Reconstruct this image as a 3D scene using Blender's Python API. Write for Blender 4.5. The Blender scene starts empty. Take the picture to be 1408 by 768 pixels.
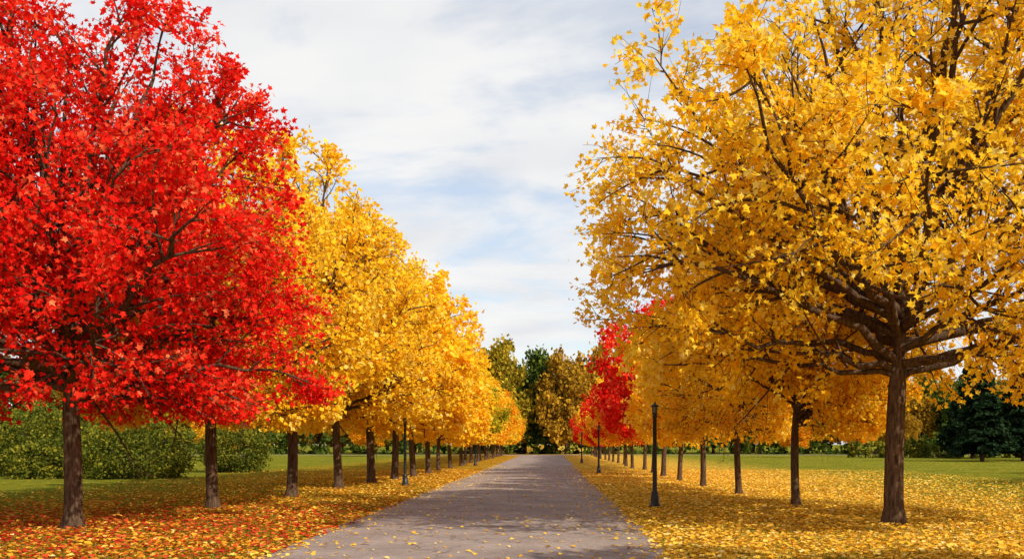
import bpy, math, numpy as np
from mathutils import Vector
scene=bpy.context.scene
col=scene.collection
F=1300.0; CH=1.7

# ---------------------------------------------------------------- node helpers
def new_mat(name):
    m=bpy.data.materials.new(name); m.use_nodes=True
    nt=m.node_tree; nt.nodes.clear()
    out=nt.nodes.new('ShaderNodeOutputMaterial')
    return m,nt,out
def N(nt,t,**kw):
    n=nt.nodes.new(t)
    for k,v in kw.items():
        setattr(n,k,v)
    return n
def L(nt,a,b): nt.links.new(a,b)
def math_n(nt,op,a,b=None,c=None,clamp=False):
    n=nt.nodes.new('ShaderNodeMath'); n.operation=op; n.use_clamp=clamp
    for i,v in enumerate((a,b,c)):
        if v is None: continue
        if isinstance(v,(int,float)): n.inputs[i].default_value=v
        else: nt.links.new(v,n.inputs[i])
    return n.outputs[0]
def ramp(nt,fac,stops,interp='LINEAR'):
    r=nt.nodes.new('ShaderNodeValToRGB'); r.color_ramp.interpolation=interp
    el=r.color_ramp.elements
    while len(el)<len(stops): el.new(0.5)
    for e,(p,c) in zip(el,stops):
        e.position=p; e.color=(c[0],c[1],c[2],1)
    nt.links.new(fac,r.inputs[0]); return r.outputs[0]
def mixc(nt,f,a,b):
    n=nt.nodes.new('ShaderNodeMix'); n.data_type='RGBA'
    if isinstance(f,(int,float)): n.inputs[0].default_value=f
    else: nt.links.new(f,n.inputs[0])
    for i,v in ((6,a),(7,b)):
        if isinstance(v,tuple): n.inputs[i].default_value=(*v,1)
        else: nt.links.new(v,n.inputs[i])
    return n.outputs[2]
def sstep(nt,v,a,b):
    n=nt.nodes.new('ShaderNodeMapRange'); n.interpolation_type='SMOOTHSTEP'
    nt.links.new(v,n.inputs[0]); n.inputs[1].default_value=a; n.inputs[2].default_value=b
    return n.outputs[0]

def leaf_mat(name,stops,trans=0.35):
    m,nt,out=new_mat(name)
    at=N(nt,'ShaderNodeAttribute',attribute_name='leafcol')
    sep=N(nt,'ShaderNodeSeparateColor'); L(nt,at.outputs['Color'],sep.inputs[0])
    oi=N(nt,'ShaderNodeObjectInfo')
    v=math_n(nt,'MULTIPLY',sep.outputs[0],0.5)
    v=math_n(nt,'MULTIPLY_ADD',sep.outputs[1],0.38,v)
    v=math_n(nt,'MULTIPLY_ADD',oi.outputs['Random'],0.12,v)
    c=ramp(nt,v,stops)
    p=N(nt,'ShaderNodeBsdfDiffuse'); L(nt,c,p.inputs['Color'])
    t=N(nt,'ShaderNodeBsdfTranslucent'); L(nt,c,t.inputs[0])
    mx=N(nt,'ShaderNodeMixShader'); mx.inputs[0].default_value=trans
    L(nt,p.outputs[0],mx.inputs[1]); L(nt,t.outputs[0],mx.inputs[2]); L(nt,mx.outputs[0],out.inputs[0])
    return m
M_yel=leaf_mat('leaf_yellow',[(0.08,(0.94,0.44,0.012)),(0.4,(0.98,0.59,0.018)),(0.7,(0.99,0.70,0.04)),(0.92,(0.99,0.82,0.20))],0.44)
M_gold=leaf_mat('leaf_gold',[(0.08,(0.95,0.46,0.012)),(0.4,(0.99,0.61,0.020)),(0.7,(0.99,0.71,0.05)),(0.92,(0.99,0.84,0.25))],0.48)
M_red=leaf_mat('leaf_red',[(0.08,(0.55,0.005,0.006)),(0.4,(0.80,0.014,0.010)),(0.7,(0.93,0.050,0.020)),(0.95,(0.96,0.26,0.10))],0.36)
M_ora=leaf_mat('leaf_orange',[(0.08,(0.68,0.19,0.01)),(0.45,(0.90,0.38,0.012)),(0.9,(0.94,0.55,0.03))],0.40)
M_grn=leaf_mat('leaf_green',[(0.08,(0.030,0.055,0.010)),(0.5,(0.08,0.12,0.018)),(0.9,(0.18,0.20,0.025))],0.25)
M_olv=leaf_mat('leaf_olive',[(0.08,(0.14,0.12,0.012)),(0.5,(0.36,0.27,0.02)),(0.9,(0.60,0.38,0.03))],0.3)
M_brn=leaf_mat('leaf_rust',[(0.08,(0.18,0.10,0.012)),(0.5,(0.44,0.24,0.02)),(0.9,(0.64,0.36,0.03))],0.3)
M_yg=leaf_mat('leaf_yellow_green',[(0.08,(0.16,0.19,0.012)),(0.5,(0.50,0.42,0.02)),(0.9,(0.85,0.6,0.03))],0.4)
M_shr=leaf_mat('leaf_shrub',[(0.08,(0.04,0.065,0.010)),(0.45,(0.12,0.14,0.018)),(0.75,(0.31,0.27,0.025)),(0.95,(0.60,0.45,0.04))],0.28)
M_con=leaf_mat('needle_green',[(0.1,(0.008,0.020,0.010)),(0.9,(0.03,0.055,0.020))],0.1)
M_lity=leaf_mat('litter_yellow',[(0.08,(0.45,0.20,0.02)),(0.35,(0.84,0.44,0.03)),(0.65,(0.92,0.60,0.08)),(0.92,(0.94,0.76,0.32))],0.2)
M_lito=leaf_mat('litter_orange',[(0.08,(0.30,0.09,0.015)),(0.45,(0.72,0.28,0.018)),(0.9,(0.86,0.50,0.06))],0.2)
M_litr=leaf_mat('litter_red',[(0.08,(0.28,0.02,0.01)),(0.45,(0.58,0.04,0.018)),(0.9,(0.78,0.18,0.05))],0.2)

def bark_mat(name,c1,c2):
    m,nt,out=new_mat(name)
    tc=N(nt,'ShaderNodeTexCoord')
    mp=N(nt,'ShaderNodeMapping'); mp.inputs['Scale'].default_value=(9,9,1.6); L(nt,tc.outputs['Object'],mp.inputs[0])
    n1=N(nt,'ShaderNodeTexNoise'); n1.inputs['Scale'].default_value=2.2; n1.inputs['Detail'].default_value=6; n1.inputs['Roughness'].default_value=0.65; L(nt,mp.outputs[0],n1.inputs[0])
    c=ramp(nt,n1.outputs[0],[(0.34,c1),(0.66,c2)])
    p=N(nt,'ShaderNodeBsdfDiffuse'); L(nt,c,p.inputs['Color'])
    b=N(nt,'ShaderNodeBump'); b.inputs['Strength'].default_value=0.8; b.inputs['Distance'].default_value=0.04
    L(nt,n1.outputs[0],b.inputs['Height']); L(nt,b.outputs[0],p.inputs['Normal']); L(nt,p.outputs[0],out.inputs[0])
    return m
M_bark=bark_mat('bark',(0.035,0.021,0.014),(0.165,0.102,0.062))

# ---------------------------------------------------------------- geometry helpers
def nrm(a): return a/np.maximum(np.linalg.norm(a,axis=-1,keepdims=True),1e-9)
class MB:
    def __init__(s): s.v=[];s.nv=0;s.loops=[];s.sizes=[];s.mat=[];s.col=[]
    def add(s,V,Fc,mat,colr=None):
        V=np.asarray(V,dtype=np.float32); Fc=np.asarray(Fc)
        s.v.append(V); s.loops.append((Fc+s.nv).ravel().astype(np.int32))
        s.sizes.append(np.full(len(Fc),Fc.shape[1],dtype=np.int32))
        s.mat.append(np.full(len(Fc),mat,dtype=np.int32))
        if colr is None: colr=np.full((len(Fc),4),0.5,dtype=np.float32)
        s.col.append(colr.astype(np.float32)); s.nv+=len(V)
    def mesh(s,name,mats,smooth_mats=(0,)):
        V=np.concatenate(s.v); lp=np.concatenate(s.loops); sz=np.concatenate(s.sizes)
        mt=np.concatenate(s.mat); cl=np.concatenate(s.col)
        me=bpy.data.meshes.new(name)
        me.vertices.add(len(V)); me.vertices.foreach_set('co',V.ravel())
        me.loops.add(len(lp)); me.loops.foreach_set('vertex_index',lp)
        me.polygons.add(len(sz)); st=np.concatenate(([0],np.cumsum(sz)[:-1])).astype(np.int32)
        me.polygons.foreach_set('loop_start',st); me.polygons.foreach_set('loop_total',sz)
        me.polygons.foreach_set('material_index',mt)
        me.polygons.foreach_set('use_smooth',np.isin(mt,smooth_mats))
        at=me.attributes.new('leafcol','FLOAT_COLOR','FACE'); at.data.foreach_set('color',cl.ravel())
        for m in mats: me.materials.append(m)
        me.update(calc_edges=True); me.validate()
        return me
def bez(S,C,T,P):
    t=np.linspace(0,1,P)[None,:,None]
    return (1-t)**2*S[:,None]+2*t*(1-t)*C[:,None]+t**2*T[:,None]
def tubes(mb,pts,rad,sides,mat=0):
    B,P,_=pts.shape
    tan=nrm(np.gradient(pts,axis=1))
    d=nrm(pts[:,-1]-pts[:,0])
    ref=np.where(np.abs(d[:,2:3])>0.8,np.array([[1.,0,0]]),np.array([[0,0,1.]]))
    n1=nrm(np.cross(d,ref))[:,None]
    n1=nrm(n1-tan*np.sum(n1*tan,-1,keepdims=True)); n2=np.cross(tan,n1)
    a=np.linspace(0,2*np.pi,sides,endpoint=False)
    V=pts[:,:,None]+rad[:,:,None,None]*(np.cos(a)[None,None,:,None]*n1[:,:,None]+np.sin(a)[None,None,:,None]*n2[:,:,None])
    i=np.arange(P-1)[:,None]*sides; j=np.arange(sides)[None]
    jn=(j+1)%sides
    f=np.stack([i+j,i+jn,i+sides+jn,i+sides+j],-1).reshape(-1,4)
    Fc=(f[None]+(np.arange(B)*P*sides)[:,None,None]).reshape(-1,4)
    mb.add(V.reshape(-1,3),Fc,mat)
HALF=np.array([(0,0),(.34,.06),(.26,.24),(.52,.52),(.20,.52),(0,1.0)])
def leaves(mb,pos,axis,size,rng,kind,mat,clr,flat=None,up=0.5):
    n=len(pos)
    r=rng.normal(size=(n,3))
    if flat is not None: r=r*(1-flat)+np.array([0,0,1.])*flat*2
    else: r=r+np.array([0,0,up])
    w=nrm(np.cross(r,axis)); nn=np.cross(axis,w)
    if kind=='maple':
        prof=np.array([(x,y,abs(x)*0.30) for x,y in HALF]+[(-x,y,abs(x)*0.30) for x,y in HALF[1:5]])
        faces=np.array([[0,1,2,3,4,5],[5,9,8,7,6,0]])
    elif kind=='kite':
        prof=np.array([(0,0,0),(.42,.45,.12),(0,1,0),(-.42,.45,.12)]); faces=np.array([[0,1,2],[0,2,3]])
    else:
        prof=np.array([(0,0,0),(.5,.5,.0),(0,1,0),(-.5,.5,.0)]); faces=np.array([[0,1,2,3]])
    V=pos[:,None]+size[:,None,None]*(prof[None,:,0:1]*w[:,None]+prof[None,:,1:2]*axis[:,None]+prof[None,:,2:3]*nn[:,None])
    k=len(prof)
    Fc=(faces[None]+(np.arange(n)*k)[:,None,None]).reshape(-1,faces.shape[1])
    mb.add(V.reshape(-1,3),Fc,mat,np.repeat(clr,len(faces),axis=0))

def make_tree(name,seed,H,hc,prof,tr,n1,n2,n3,nl,leaf,kind,fork=0.45,jit=0.10,lvl3=True,droop=0.25,lean=0.0,lim=0.014,twigs=True):
    rng=np.random.default_rng(seed); mb=MB()
    ph=rng.uniform(0,6.28,6)
    pz=np.array([p[0] for p in prof]); pr=np.array([p[1] for p in prof])
    def R(z,th):
        return np.interp(z,pz,pr)*(1+0.07*np.sin(3*th+ph[0]+z*0.5)+0.06*np.sin(5*th+ph[1]-z*0.9)+0.06*np.sin(8*th+ph[2]+z*2.1))
    zt=H*0.82
    P=16; t=np.linspace(0,1,P); z=t**1.25*zt
    wob=np.stack([0.10*np.sin(z*0.55+ph[3])-0.10*np.sin(ph[3])+lean*z,0.10*np.sin(z*0.5+ph[4])-0.10*np.sin(ph[4]),z],-1)
    rr=np.where(z<hc,tr*(1-0.12*z/hc),tr*0.88*np.maximum(1-(z-hc)/(zt-hc),0)**0.9*0.62+0.02)
    rr=rr+tr*0.45*np.exp(-z/0.12)
    tubes(mb,wob[None]+np.array([0,0,-0.03]),rr[None],14)
    def trunk_at(h):
        return np.stack([np.interp(h,z,wob[:,0]),np.interp(h,z,wob[:,1]),h],-1)
    i=np.arange(n1); th=i*2.39996+rng.uniform(-.35,.35,n1)
    zz=np.linspace(hc*0.98+0.25,H-0.2,200); wgt=np.interp(zz,pz,pr)+0.6; cw=np.cumsum(wgt)/wgt.sum()
    tz=np.interp((rng.permutation(n1)+0.5)/n1,cw,zz)
    rad=R(tz,th)*rng.uniform(0.80,1.0,n1)
    T=np.stack([rad*np.cos(th),rad*np.sin(th),tz],-1)
    sh=hc+(tz-hc)*fork*rng.uniform(0.5,1.15,n1); sh=np.clip(sh,hc*0.92,zt*0.85)
    T[:,:2]+=trunk_at(tz)[:,:2]
    S=trunk_at(sh)
    D=T-S; Lp=np.linalg.norm(D,axis=1)
    C=S+D*0.45+rng.normal(size=D.shape)*0.05*Lp[:,None]
    low=np.clip((hc+2.2-tz)/2.2,0,1)
    C[:,2]+=Lp*(0.10*low-0.02+rng.uniform(-.04,.06,n1))
    horiz=np.stack([np.cos(th),np.sin(th),0*th],-1)
    C+=horiz*Lp[:,None]*0.05*(1-low[:,None])
    P1=12; p1=bez(S,C,T,P1)
    wn=rng.normal(size=(n1,P1,3))*0.06; wn[:,0]=0; p1=p1+wn
    r1=(lim*Lp+0.015)*rng.uniform(.75,1.25,n1)*(tr/0.23)
    tt=np.linspace(0,1,P1)[None]
    tubes(mb,p1,r1[:,None]*(1-tt)**0.8+0.011,7)
    def sub(pts,cnt,umin,umax,amin,amax,lenfn,P,flatten):
        B,PP,_=pts.shape
        b=np.repeat(np.arange(B),cnt); u=rng.uniform(umin,umax,len(b))
        f=u*(PP-1); k=np.clip(f.astype(int),0,PP-2); fr=(f-k)[:,None]
        s=pts[b,k]*(1-fr)+pts[b,k+1]*fr; tg=nrm(pts[b,k+1]-pts[b,k])
        r=rng.normal(size=(len(b),3)); r[:,2]*=flatten
        per=nrm(r-tg*np.sum(r*tg,-1,keepdims=True))
        a=rng.uniform(amin,amax,len(b))[:,None]
        d=nrm(tg*np.cos(a)+per*np.sin(a)+np.array([0,0,0.12]))
        ln=lenfn(b,u)
        for _ in range(3):
            e=s+d*ln[:,None]; th_=np.arctan2(e[:,1],e[:,0]); rr_=np.hypot(e[:,0],e[:,1])
            bad=(rr_>R(e[:,2],th_)*1.06)|(e[:,2]>H)
            ln=np.where(bad,ln*0.6,ln)
        e=s+d*ln[:,None]
        c=s+d*ln[:,None]*0.5+rng.normal(size=s.shape)*0.10*ln[:,None]
        e[:,2]-=ln*droop*rng.uniform(0,0.6,len(b))
        return bez(s,c,e,P),ln,b
    p2,l2,b2=sub(p1,n2,0.22,1.0,0.5,1.15,lambda b,u:Lp[b]*(0.42*(1-u)+0.13)*rng.uniform(.6,1.2,len(b))+0.35,6,0.8)
    tt=np.linspace(0,1,6)[None]
    tubes(mb,p2,(0.010*l2+0.006)[:,None]*(1-tt)**0.8+0.005,4)
    if lvl3:
        p3,l3,b3=sub(p2,n3,0.1,1.0,0.4,1.2,lambda b,u:rng.uniform(0.35,0.95,len(b))*(H/11.),4,0.9)
        tt=np.linspace(0,1,4)[None]
        if twigs: tubes(mb,p3,0.006*(1-tt)+0.003+0*l3[:,None],3)
    else: p3,l3=p2,l2
    B=len(p3); b=np.repeat(np.arange(B),nl); u=rng.uniform(0.12,1.04,len(b))
    PP=p3.shape[1]; f=np.clip(u,0,1)*(PP-1); k=np.clip(f.astype(int),0,PP-2); fr=(f-k)[:,None]
    pos=p3[b,k]*(1-fr)+p3[b,k+1]*fr+rng.normal(size=(len(b),3))*jit
    tg=nrm(p3[b,-1]-p3[b,0])
    ax=nrm(tg*0.5+rng.normal(size=pos.shape)*0.7+np.array([0,0,-droop]))
    tw=rng.uniform(0,1,B)
    c=np.zeros((len(b),4)); c[:,0]=rng.uniform(0,1,len(b)); c[:,1]=tw[b]; c[:,3]=1
    keep=(pos[:,2]>hc*0.86)
    pos,ax,c=pos[keep],ax[keep],c[keep]
    sz=leaf*rng.uniform(.6,1.25,len(pos))
    leaves(mb,pos,ax,sz,rng,kind,1,c)
    return mb.mesh(name,[M_bark,M_yel])
def place(me,name,x,y,leafm,rot=0,s=1,sz=None,parent=None):
    o=bpy.data.objects.new(name,me); col.objects.link(o)
    o.location=(x,y,0); o.rotation_euler=(0,0,rot); o.scale=(s,s,sz or s)
    o.material_slots[1].link='OBJECT'; o.material_slots[1].material=leafm
    if parent: o.parent=parent
    return o

# ---------------------------------------------------------------- avenue trees
prof_red=[(2.2,3.2),(2.9,4.8),(4.0,5.5),(5.2,5.4),(6.8,4.8),(8.3,4.1),(9.6,3.3),(10.6,2.2),(11.3,0.8)]
me_red=make_tree('maple_red_mesh',12,11.3,2.5,prof_red,0.18,44,13,8,18,0.118,'maple',fork=0.32)
place(me_red,'red_maple_tree',-9.7,19.2,M_red,0.4)
prof_big=[(2.8,3.6),(3.6,5.9),(4.8,7.1),(6.5,7.2),(8.6,6.3),(10.0,5.5),(11.5,4.6),(13.0,3.2),(14.2,0.6)]
me_big=make_tree('maple_big_mesh',5,14.0,3.0,prof_big,0.205,46,13,8,15,0.138,'maple',fork=0.32,lim=0.0105)
place(me_big,'golden_maple_tree',7.3,20.1,M_gold,2.2)
prof_y=[(2.2,2.2),(3.0,3.6),(4.2,4.3),(6.0,4.4),(8.0,3.7),(9.6,2.8),(11.0,1.6),(11.9,0.4)]
me_y=[make_tree('maple_mesh_%d'%k,20+k,11.8,2.6,prof_y,0.17,34,12,7,14,0.15,'kite',fork=0.34) for k in range(2)]
prof_f=[(2.0,2.5),(2.9,3.7),(4.2,4.2),(6.0,4.2),(7.6,3.5),(9.0,2.3),(10.0,0.6)]
me_f=[make_tree('maple_far_mesh_%d'%k,40+k,10.0,2.4,prof_f,0.17,26,10,5,10,0.24,'kite',jit=0.14,twigs=False) for k in range(2)]
left=[(-8.96,25.1),(-8.3,30.3),(-8.1,36.2),(-7.75,40.9),(-7.45,45.1),(-7.2,49.6),(-7.1,55)]
rng=np.random.default_rng(3)
for i,(x,y) in enumerate(left):
    if i<3: me=me_y[i%2]; s=[0.93,1.0,0.97][i]
    else: me=me_f[i%2]; s=[1.08,1.03,0.96,0.92][i-3]
    place(me,'golden_maple_tree',x,y,M_yel,rng.uniform(0,6.28),s)
y=61.; i=0
while y<140:
    m=[M_yel,M_gold,M_yg,M_yel,M_gold,M_ora,M_ora][i%7]
    place(me_f[i%2],'autumn_maple_tree',-7.1+rng.uniform(-.2,.2),y,m,rng.uniform(0,6.28),rng.uniform(.76,.86)); y+=6+rng.uniform(-.4,.4); i+=1
right=[(6.75,26.0),(6.3,31.6),(6.05,37.5),(5.9,43.3)]
for i,(x,y) in enumerate(right):
    s=[0.82,.78,.82,.80][i]
    place((me_y+me_f)[[1,0,2,3][i]],'golden_maple_tree',x,y,M_gold,rng.uniform(0,6.28),s*.84,sz=s)
y=49.2; i=0
while y<140:
    m=[M_red,M_red,M_ora,M_red,M_gold,M_ora,M_yel][i%7]
    s=[0.95,1.06,.85,.82][i%4] if i<4 else rng.uniform(.72,.82)
    place(me_f[i%2],'autumn_maple_tree',6.0+rng.uniform(-.2,.2),y,m,rng.uniform(0,6.28),s*.85,sz=s); y+=6+rng.uniform(-.4,.4); i+=1
for x,y,s,m in [(44,135,.75,M_ora),(31,120,.6,M_ora),(-33,95,.6,M_yel),(-42,120,.7,M_ora),(55,150,.8,M_brn),(-25,130,.7,M_ora)]:
    place(me_f[1],'autumn_tree',x,y,m,x,s)
# the avenue goes on behind the photographer; more trees stand on the right-hand lawn
for x,y,s in [(9.5,7.0,.85),(9.0,0.5,.9),(28,24,1.0),(31,35,1.1),(38,46,1.1)]:
    place(me_f[0],'golden_maple_tree',x,y,M_gold,x,s)

# ---------------------------------------------------------------- distant treeline
prof_d=[(1.0,3.0),(3,5.5),(7,6.6),(11,6.2),(14.5,4.6),(17,2.4),(18.2,.5)]
me_d=[make_tree('broadleaf_mesh_%d'%k,60+k,18.,2.2,prof_d,0.4,34,12,0,24,0.68,'quad',lvl3=False,jit=0.5) for k in range(2)]
tl=bpy.data.objects.new('distant_treeline',None); col.objects.link(tl)
rng=np.random.default_rng(8)
mats=[M_grn,M_grn,M_olv,M_grn,M_brn,M_grn,M_olv]
for i,(x,y,s,m) in enumerate([(-13.0,161,1.15,M_olv),(-8.3,158,1.08,M_olv),(-4.6,164,1.0,M_grn),(-0.8,162,1.02,M_grn),(2.6,157,.98,M_brn),(7.5,160,1.06,M_brn)]):
    place(me_d[i%2],'broadleaf_tree',x,y,m,i*1.7,s,parent=tl).scale=(s*.75,s*.75,s)
for row,(yy,st,sc) in enumerate([(166,8.5,1.0),(184,9.,1.2)]):
    x=-150.
    while x<150:
        m=mats[rng.integers(0,7)]; s=rng.uniform(.8,1.05)*sc
        if row==0: s*=0.8
        elif abs(x)>18: s*=0.85
        else: s*=0.84
        if not (row==0 and abs(x+2)<14):
            place(me_d[rng.integers(0,2)],'broadleaf_tree',x+rng.uniform(-2,2),yy+rng.uniform(-3,3),m,rng.uniform(0,6.28),s,parent=tl)
        x+=st
def bushmass(name,seed,blobs,n,leaf,mat,kind='quad',rounded=False):
    rng=np.random.default_rng(seed); mb=MB()
    for (bx,by,rx,ry,h) in blobs:
        k=7; a=rng.uniform(0,6.28,k)
        S=np.stack([bx+0.2*np.cos(a),by+0.2*np.sin(a),0*a-0.02],-1)
        T=np.stack([bx+rx*.6*np.cos(a),by+ry*.6*np.sin(a),h*rng.uniform(.5,.8,k)],-1)
        C=(S+T)/2+np.array([0,0,h*0.1]); pts=bez(S,C,T,5)
        tubes(mb,pts,np.tile(np.linspace(.04,.01,5),(k,1)),5)
        m=int(n*rx*ry*h/ (blobs[0][2]*blobs[0][3]*blobs[0][4]) )
        nc=max(30,m//45)
        d=nrm(rng.normal(size=(nc,3)))
        if rounded: d[:,2]=np.maximum(d[:,2],-0.75)
        else: d[:,2]=np.abs(d[:,2])*1.1-0.08
        q=d*rng.uniform(.80,1.0,(nc,1))*(1+0.10*np.sin(d[:,0:1]*7+seed)+0.08*np.sin(d[:,1:2]*9+bx))
        cz=h*(0.42+0.52*q[:,2]) if rounded else q[:,2]*h*0.93
        cp=np.stack([bx+q[:,0]*rx,by+q[:,1]*ry,cz],-1)
        idx=rng.integers(0,nc,m)
        pos=cp[idx]+rng.normal(size=(m,3))*np.array([.20,.20,.14])*min(1.6,h/2.2)
        pos[:,2]=np.abs(pos[:,2])+0.02
        ax=nrm(d[idx]*0.7+rng.normal(size=(m,3))*0.6)
        c=np.ones((m,4)); c[:,0]=rng.uniform(0,1,m); c[:,1]=rng.uniform(0,1,nc)[idx]
        leaves(mb,pos,ax,leaf*rng.uniform(.6,1.3,m),rng,kind,1,c)
    me=mb.mesh(name+'_mesh',[M_bark,mat])
    o=bpy.data.objects.new(name,me); col.objects.link(o); return o
us=[]
r2=np.random.default_rng(4)
for i in range(44):
    us.append((-140+i*6.5,160+r2.uniform(-3,3),5.0,3.0,r2.uniform(3.2,5.0)))
bushmass('understorey_shrubs',3,us,600,0.6,M_grn)
bushmass('shrub',21,[(-27.3,51.0,2.3,2.3,3.8)],10000,0.15,M_shr,'kite',True)
bushmass('shrub',24,[(-32.2,51,2.7,2.4,3.0),(-36.8,52,3.0,2.6,3.5)],10000,0.15,M_shr,'kite',True)
bushmass('shrub',22,[(-20.9,47.5,2.6,2.4,3.0)],12000,0.15,M_shr,'kite',True)
bushmass('shrub',25,[(-24.9,47.0,1.4,1.4,1.9)],6000,0.15,M_shr,'kite',True)
bushmass('shrub',23,[(-19.4,58,2.0,2.2,2.7)],9000,0.15,M_shr,'kite',True)
bushmass('hedge',31,[(40+i*4.2,118+0.3*math.sin(i*2),2.9,1.5,2.2+0.25*math.sin(i*1.7)) for i in range(13)],1800,0.32,M_shr)

def make_conifer(name,seed,H,Rb):
    rng=np.random.default_rng(seed); mb=MB()
    z=np.linspace(0,H*0.97,12); pts=np.stack([0*z,0*z,z-0.03],-1)[None]
    tubes(mb,pts,(0.2*(1-z/H)+0.02)[None],8)
    nb=170; u=rng.uniform(0,1,nb)**1.1; h=1.1+u*(H-1.2); ln=Rb*(1-u)**0.85*rng.uniform(.75,1.1,nb)+0.15
    th=np.arange(nb)*2.4
    S=np.stack([0*th,0*th,h],-1); T=np.stack([ln*np.cos(th),ln*np.sin(th),h-0.18*ln+0.2],-1)
    C=(S+T)/2+np.array([0,0,1.])*ln[:,None]*0.08
    p=bez(S,C,T,6); tubes(mb,p,np.tile(np.linspace(.04,.01,6),(nb,1)),4)
    per=80; b=np.repeat(np.arange(nb),per); f=rng.uniform(.12,1,len(b))*5; k=np.clip(f.astype(int),0,4); fr=(f-k)[:,None]
    pos=p[b,k]*(1-fr)+p[b,k+1]*fr
    tg=nrm(p[b,-1]-p[b,0]); sd=np.cross(tg,[0,0,1.])*np.sign(rng.normal(size=(len(b),1)))
    ax=nrm(tg*0.6+sd*0.8+rng.normal(size=pos.shape)*0.25+np.array([0,0,-.35]))
    c=np.ones((len(b),4)); c[:,0]=rng.uniform(0,1,len(b)); c[:,1]=rng.uniform(0,1,nb)[b]
    pos=pos+rng.normal(size=pos.shape)*0.08
    leaves(mb,pos,ax,0.5*rng.uniform(.5,1.2,len(b)),rng,'kite',1,c)
    return mb.mesh(name,[M_bark,M_con])
me_c=make_conifer('conifer_mesh',2,9.0,3.1)
for x,y,s in [(42,92,1.0),(48,96,1.1),(55,100,1.0),(50,112,1.25),(60,118,1.3)]:
    place(me_c,'conifer_tree',x,y,M_con,x,s)

# ---------------------------------------------------------------- ground
RL,RR=-4.43,1.86
def plane_obj(name,x0,x1,y0,y1,z,mat):
    me=bpy.data.meshes.new(name+'_mesh'); me.from_pydata([(x0,y0,z),(x1,y0,z),(x1,y1,z),(x0,y1,z)],[],[(0,1,2,3)]); me.materials.append(mat)
    o=bpy.data.objects.new(name,me); col.objects.link(o); return o
m,nt,out=new_mat('lawn_with_fallen_leaves')
geo=N(nt,'ShaderNodeNewGeometry'); sp=N(nt,'ShaderNodeSeparateXYZ'); L(nt,geo.outputs['Position'],sp.inputs[0])
X=sp.outputs[0]; Y=sp.outputs[1]
def noise(nt,sc,det=4,rough=0.55,vec=None):
    n=N(nt,'ShaderNodeTexNoise'); n.inputs['Scale'].default_value=sc; n.inputs['Detail'].default_value=det; n.inputs['Roughness'].default_value=rough
    L(nt,vec or geo.outputs['Position'],n.inputs[0]); return n.outputs[0]
nb=noise(nt,0.35,4); nf=noise(nt,60,2,0.7); nm=noise(nt,2.2,4,0.6)
gfac=math_n(nt,'MULTIPLY_ADD',nf,0.4,math_n(nt,'MULTIPLY_ADD',nb,0.3,math_n(nt,'MULTIPLY',nm,0.3)))
grass=ramp(nt,gfac,[(0.34,(0.050,0.075,0.010)),(0.5,(0.155,0.165,0.016)),(0.66,(0.34,0.28,0.03))])
ax_=math_n(nt,'ABSOLUTE',math_n(nt,'ADD',X,1.2))
dn=math_n(nt,'MULTIPLY_ADD',nb,9.0,math_n(nt,'MULTIPLY_ADD',ax_,1.0,-4.5))
dens=math_n(nt,'SUBTRACT',1.0,sstep(nt,dn,9.5,20.0))
dens=math_n(nt,'MULTIPLY_ADD',dens,0.90,0.06)
side=sstep(nt,math_n(nt,'MULTIPLY_ADD',nb,4.0,X),-4.0,2.0)
dens=math_n(nt,'MULTIPLY',dens,math_n(nt,'MULTIPLY_ADD',side,0.40,0.62))
dens=math_n(nt,'MULTIPLY',dens,math_n(nt,'MULTIPLY_ADD',nm,1.1,0.45))
vo=N(nt,'ShaderNodeTexVoronoi'); vo.inputs['Scale'].default_value=9.5; L(nt,geo.outputs['Position'],vo.inputs['Vector'])
vs=N(nt,'ShaderNodeSeparateColor'); L(nt,vo.outputs['Color'],vs.inputs[0])
isleaf=math_n(nt,'LESS_THAN',vs.outputs[0],dens)
leafy=ramp(nt,vs.outputs[1],[(0.0,(0.40,0.17,0.02)),(0.3,(0.76,0.38,0.02)),(0.65,(0.88,0.53,0.05)),(1.0,(0.90,0.68,0.20))])
leafl=ramp(nt,vs.outputs[1],[(0.0,(0.32,0.08,0.015)),(0.35,(0.62,0.20,0.015)),(0.65,(0.80,0.36,0.02)),(1.0,(0.84,0.50,0.05))])
lc=mixc(nt,side,leafl,leafy)
dark=math_n(nt,'MULTIPLY_ADD',vs.outputs[2],0.5,0.5)
lc2=N(nt,'ShaderNodeVectorMath',operation='SCALE'); L(nt,lc,lc2.inputs[0]); L(nt,dark,lc2.inputs['Scale'])
cc=mixc(nt,isleaf,grass,lc2.outputs[0])
p=N(nt,'ShaderNodeBsdfDiffuse'); L(nt,cc,p.inputs['Color'])
b=N(nt,'ShaderNodeBump'); b.inputs['Strength'].default_value=0.7; b.inputs['Distance'].default_value=0.05
L(nt,nf,b.inputs['Height']); L(nt,b.outputs[0],p.inputs['Normal']); L(nt,p.outputs[0],out.inputs[0])
plane_obj('ground',-1500,1500,-300,2500,0,m)

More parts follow.
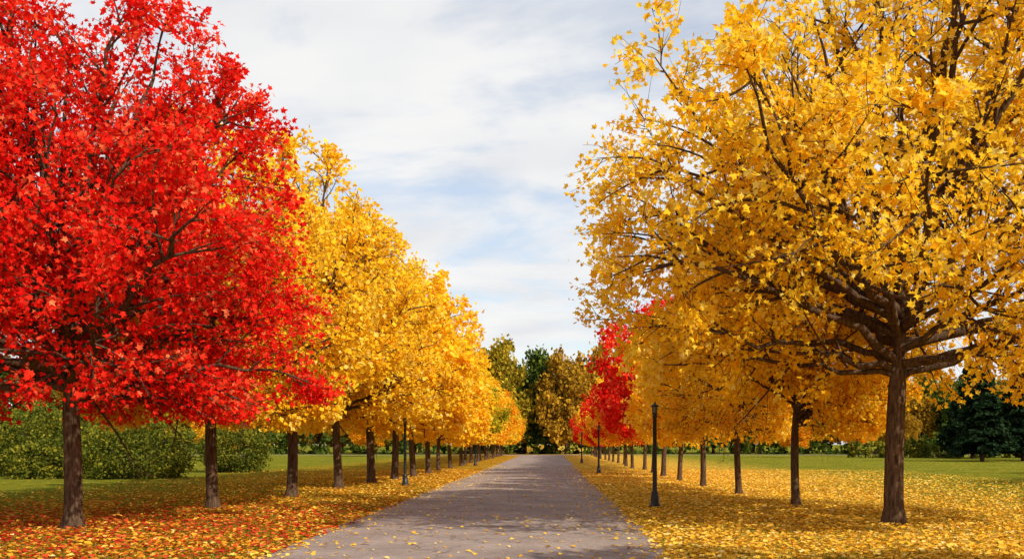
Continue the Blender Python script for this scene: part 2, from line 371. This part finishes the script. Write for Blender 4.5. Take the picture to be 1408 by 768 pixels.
m,nt,out=new_mat('asphalt')
geo=N(nt,'ShaderNodeNewGeometry')
n1=noise(nt,70,2,0.8); n2=noise(nt,0.6,5,0.6); n3=noise(nt,9,4,0.6)
f=math_n(nt,'MULTIPLY_ADD',n1,0.5,math_n(nt,'MULTIPLY_ADD',n2,0.3,math_n(nt,'MULTIPLY',n3,0.2)))
c=ramp(nt,f,[(0.34,(0.12,0.090,0.078)),(0.5,(0.28,0.218,0.185)),(0.66,(0.48,0.385,0.33))])
vo=N(nt,'ShaderNodeTexVoronoi',feature='DISTANCE_TO_EDGE'); vo.inputs['Scale'].default_value=0.28
wv=N(nt,'ShaderNodeTexNoise'); wv.inputs['Scale'].default_value=1.5; wv.inputs['Detail'].default_value=6; L(nt,geo.outputs['Position'],wv.inputs[0])
va=N(nt,'ShaderNodeVectorMath',operation='MULTIPLY_ADD'); L(nt,wv.outputs['Color'],va.inputs[0]); va.inputs[1].default_value=(1.2,1.2,0); L(nt,geo.outputs['Position'],va.inputs[2])
L(nt,va.outputs[0],vo.inputs['Vector'])
ck=math_n(nt,'SUBTRACT',1.0,sstep(nt,vo.outputs['Distance'],0.0,0.007))
c=mixc(nt,math_n(nt,'MULTIPLY',ck,0.6),c,(0.05,0.042,0.04))
p=N(nt,'ShaderNodeBsdfPrincipled'); L(nt,c,p.inputs['Base Color']); p.inputs['Roughness'].default_value=0.85; p.inputs['Specular IOR Level'].default_value=0.3
b=N(nt,'ShaderNodeBump'); b.inputs['Strength'].default_value=0.6; b.inputs['Distance'].default_value=0.012
L(nt,n1,b.inputs['Height']); L(nt,b.outputs[0],p.inputs['Normal']); L(nt,p.outputs[0],out.inputs[0])
rg=np.random.default_rng(1); ys=np.concatenate([np.arange(-20,146,0.5)])
lx=RL+0.05*np.sin(ys*0.9)+0.04*np.sin(ys*2.3)+rg.normal(size=len(ys))*0.02
rx=RR+0.05*np.sin(ys*0.7+1)+0.04*np.sin(ys*2.9)+rg.normal(size=len(ys))*0.02
fl=np.clip((ys-138)/8,0,1)**2*5; lx-=fl; rx+=fl
V=[];Fc=[]
for i,yv in enumerate(ys):
    V+= [(lx[i],yv,0.004),((lx[i]+rx[i])/2,yv,0.045),(rx[i],yv,0.004)]
    if i: a=3*(i-1); Fc+=[(a,a+1,a+4,a+3),(a+1,a+2,a+5,a+4)]
me=bpy.data.meshes.new('road_mesh'); me.from_pydata(V,[],Fc); me.materials.append(m)
o=bpy.data.objects.new('road',me); col.objects.link(o)
plane_obj('crossing_path',-70,70,145.6,150,0.012,m)

# ---------------------------------------------------------------- fallen leaves and grass
rng=np.random.default_rng(77)
def litter(name,n,xs,ysr,dens,mat,size,kind='kite'):
    x=rng.uniform(*xs,n); yv=rng.uniform(0,1,n)**1.3*(ysr[1]-ysr[0])+ysr[0]
    k=rng.uniform(0,1,n)<dens(x,yv); x,yv=x[k],yv[k]; n=len(x)
    on=(x>RL)&(x<RR); zc=np.where(on,0.012+0.036*(1-np.abs((x-(RL+RR)/2)/((RR-RL)/2))),0.012)
    pos=np.stack([x,yv,zc+rng.uniform(0,.03,n)*(~on)],-1)
    a=rng.uniform(0,6.28,n); ax=nrm(np.stack([np.cos(a),np.sin(a),rng.uniform(0,.35,n)],-1))
    c=np.ones((n,4)); c[:,0]=rng.uniform(0,1,n); c[:,1]=rng.uniform(0,1,n)
    mb=MB(); mb.add(np.zeros((3,3))-[0,0,1],[[0,1,2]],0); leaves(mb,pos,ax,size*rng.uniform(.6,1.3,n),rng,kind,1,c,flat=0.7)
    return mb.mesh(name,[M_bark,mat])
nz=lambda x,y:0.5+0.25*np.sin(x*1.3+2*np.sin(y*.7))+0.25*np.sin(y*1.1+x*.6)
def d_right(x,y): return np.where(x>RR-0.1,np.clip(1.2-(x-RR)/19,0,1)*(0.45+0.55*nz(x,y)),0.0)
def d_left(x,y): return np.where(x<RL+0.1,np.clip(1.1-(RL-x)/14,0,1)*(0.25+0.65*nz(x,y)),0.0)
def d_leftred(x,y): return np.where(x<RL+0.2,np.exp(-((x+9.7)**2/45+(y-19)**2/50)),0)
def d_road(x,y):
    e=np.minimum(np.abs(x-RL),np.abs(x-RR)); return np.where((x>RL)&(x<RR),0.08+0.9*np.exp(-e/0.30),0)
for nm_,me in [('fallen_leaves',litter('litter_r',115000,(RR-.1,22),(12.5,62),d_right,M_lity,0.10)),
            ('fallen_leaves',litter('litter_l',40000,(-20,RL+.1),(12.5,62),d_left,M_lito,0.10)),
            ('fallen_leaves',litter('litter_l2',30000,(-20,RL+.1),(12.5,62),d_left,M_lity,0.10)),
            ('fallen_leaves',litter('litter_red_mesh',24000,(-20,RL+.2),(12.5,34),d_leftred,M_litr,0.10)),
            ('fallen_leaves',litter('litter_road',20000,(RL,RR),(12.5,75),d_road,M_lity,0.085))]:
    o=bpy.data.objects.new(nm_,me); col.objects.link(o)
M_gr=leaf_mat('grass_blade',[(0.1,(0.05,0.080,0.012)),(0.5,(0.14,0.17,0.02)),(0.9,(0.30,0.29,0.04))],0.3)
n=120000
x=rng.uniform(-20,20,n); yv=13+rng.uniform(0,1,n)**1.6*28
k=(x<RL+.05)|(x>RR-.05); x,yv=x[k],yv[k]; n=len(x)
h=rng.uniform(.03,.08,n); a=rng.uniform(0,6.28,n); w=0.009
base=np.stack([x,yv,0*x-0.005],-1); sd=np.stack([np.cos(a),np.sin(a),0*a],-1)*w
tip=base+np.stack([rng.normal(size=n)*.025,rng.normal(size=n)*.025,h],-1)
V=np.stack([base-sd,base+sd,tip],1).reshape(-1,3); Fc=np.arange(3*n).reshape(-1,3)
c=np.ones((n,4)); c[:,0]=rng.uniform(0,1,n); c[:,1]=rng.uniform(0,1,n)
mb=MB(); mb.add(V,Fc,0,c); me=mb.mesh('grass_mesh',[M_gr],()); o=bpy.data.objects.new('grass',me); col.objects.link(o)

# ---------------------------------------------------------------- lamps
m,nt,out=new_mat('black_iron'); p=N(nt,'ShaderNodeBsdfPrincipled'); nn_=N(nt,'ShaderNodeTexNoise'); nn_.inputs['Scale'].default_value=30
L(nt,ramp(nt,nn_.outputs[0],[(0.3,(0.010,0.011,0.011)),(0.7,(0.025,0.026,0.026))]),p.inputs['Base Color']); p.inputs['Roughness'].default_value=0.45; p.inputs['Metallic'].default_value=0.3; L(nt,p.outputs[0],out.inputs[0]); M_iron=m
m,nt,out=new_mat('frosted_glass'); p=N(nt,'ShaderNodeBsdfPrincipled'); nn_=N(nt,'ShaderNodeTexNoise'); nn_.inputs['Scale'].default_value=8
L(nt,ramp(nt,nn_.outputs[0],[(0.3,(0.10,0.09,0.07)),(0.7,(0.16,0.14,0.11))]),p.inputs['Base Color']); p.inputs['Roughness'].default_value=0.3; L(nt,p.outputs[0],out.inputs[0]); M_gl=m
def lathe(mb,prof,mat,sides=20):
    r=np.array([q[0] for q in prof]); z=np.array([q[1] for q in prof]); a=np.linspace(0,2*np.pi,sides,endpoint=False)
    V=np.stack([r[:,None]*np.cos(a),r[:,None]*np.sin(a),z[:,None]+0*a],-1).reshape(-1,3)
    P=len(prof); i=np.arange(P-1)[:,None]*sides; j=np.arange(sides)[None]; jn=(j+1)%sides
    mb.add(V,np.stack([i+j,i+jn,i+sides+jn,i+sides+j],-1).reshape(-1,4),mat)
mb=MB()
lathe(mb,[(0.0,-.01),(.17,-.01),(.17,.05),(.14,.09),(.12,.10),(.11,.30),(.085,.36),(.10,.39),(.07,.43),(.062,.5),(.052,2.40),(.07,2.43),(.07,2.46),(.05,2.48),(.075,2.52),(.075,2.54),(0,2.54)],0)
lathe(mb,[(.060,2.541),(.070,2.66),(.070,2.70)],1)
for q in range(4):
    a=q*math.pi/2+.4; P0=np.array([[[.066*math.cos(a),.066*math.sin(a),2.54],[.075*math.cos(a),.075*math.sin(a),2.64],[.075*math.cos(a),.075*math.sin(a),2.71]]])
    tubes(mb,P0,np.full((1,3),.009),5)
lathe(mb,[(0,2.70),(.11,2.70),(.12,2.715),(.08,2.75),(.03,2.78),(.02,2.82),(0,2.84)],0)
lm=mb.mesh('lamp_mesh',[M_iron,M_gl],(0,1))
for x,y in [(2.8,25.4),(2.8,55),(-5.97,38.8),(-5.97,75),(2.8,85)]:
    o=bpy.data.objects.new('street_lamp',lm); col.objects.link(o); o.location=(x,y,0)

# ---------------------------------------------------------------- light
el=math.radians(37); az=math.radians(132)  # clockwise from +Y
d=Vector((math.cos(el)*math.sin(az),math.cos(el)*math.cos(az),math.sin(el)))
sun=bpy.data.lights.new('sun','SUN'); sun.energy=5.0; sun.angle=math.radians(0.53); sun.color=(1.0,0.93,0.78)
so=bpy.data.objects.new('sun',sun); col.objects.link(so); so.rotation_euler=d.to_track_quat('Z','Y').to_euler(); so.location=(50,-10,60)
w=bpy.data.worlds.new('World'); scene.world=w; w.use_nodes=True; nt=w.node_tree; nt.nodes.clear()
out=nt.nodes.new('ShaderNodeOutputWorld'); bg=nt.nodes.new('ShaderNodeBackground'); bg.inputs[1].default_value=0.12
sky=nt.nodes.new('ShaderNodeTexSky'); sky.sky_type='NISHITA'; sky.sun_disc=False; sky.sun_elevation=el; sky.sun_rotation=az
tc=nt.nodes.new('ShaderNodeTexCoord'); sp=nt.nodes.new('ShaderNodeSeparateXYZ'); L(nt,tc.outputs['Generated'],sp.inputs[0])
zz=math_n(nt,'ADD',math_n(nt,'MAXIMUM',sp.outputs[2],0.0),0.13)
cx=math_n(nt,'DIVIDE',sp.outputs[0],zz); cy=math_n(nt,'DIVIDE',sp.outputs[1],zz)
cb=nt.nodes.new('ShaderNodeCombineXYZ'); L(nt,math_n(nt,'MULTIPLY',cx,0.8),cb.inputs[0]); L(nt,math_n(nt,'MULTIPLY_ADD',cx,0.15,cy),cb.inputs[1]); cb.inputs[2].default_value=1.3
n1=nt.nodes.new('ShaderNodeTexNoise'); n1.inputs['Scale'].default_value=1.9; n1.inputs['Detail'].default_value=6; n1.inputs['Roughness'].default_value=0.55; n1.inputs['Distortion'].default_value=0.3; L(nt,cb.outputs[0],n1.inputs[0])
cf=sstep(nt,n1.outputs[0],0.36,0.57)
fade=math_n(nt,'SUBTRACT',1.0,math_n(nt,'MULTIPLY',sstep(nt,sp.outputs[2],0.5,0.8),0.55))
cf=math_n(nt,'MULTIPLY',math_n(nt,'MULTIPLY_ADD',cf,0.54,0.43),fade)
n2=nt.nodes.new('ShaderNodeTexNoise'); n2.inputs['Scale'].default_value=2.4; n2.inputs['Detail'].default_value=3; L(nt,cb.outputs[0],n2.inputs[0])
cc=ramp(nt,n2.outputs[0],[(0.3,(6.7,6.8,7.0)),(0.6,(7.9,7.82,7.7))])
hsv=nt.nodes.new('ShaderNodeHueSaturation'); hsv.inputs['Saturation'].default_value=1.1; hsv.inputs['Value'].default_value=1.45; L(nt,sky.outputs[0],hsv.inputs['Color'])
L(nt,mixc(nt,cf,hsv.outputs[0],cc),bg.inputs[0]); L(nt,bg.outputs[0],out.inputs[0])

# ---------------------------------------------------------------- camera
cd=bpy.data.cameras.new('camera'); cam=bpy.data.objects.new('camera',cd); col.objects.link(cam)
cd.sensor_width=36; cd.lens=36*F/1408; cd.shift_x=-(757-704)/1408; cd.shift_y=(610-384)/1408
cam.location=(0,0,CH); cam.rotation_euler=(math.radians(90),0,0); cd.clip_end=4000; cd.clip_start=0.1
scene.camera=cam
scene.view_settings.view_transform='Standard'; scene.view_settings.look='None'; scene.view_settings.exposure=0
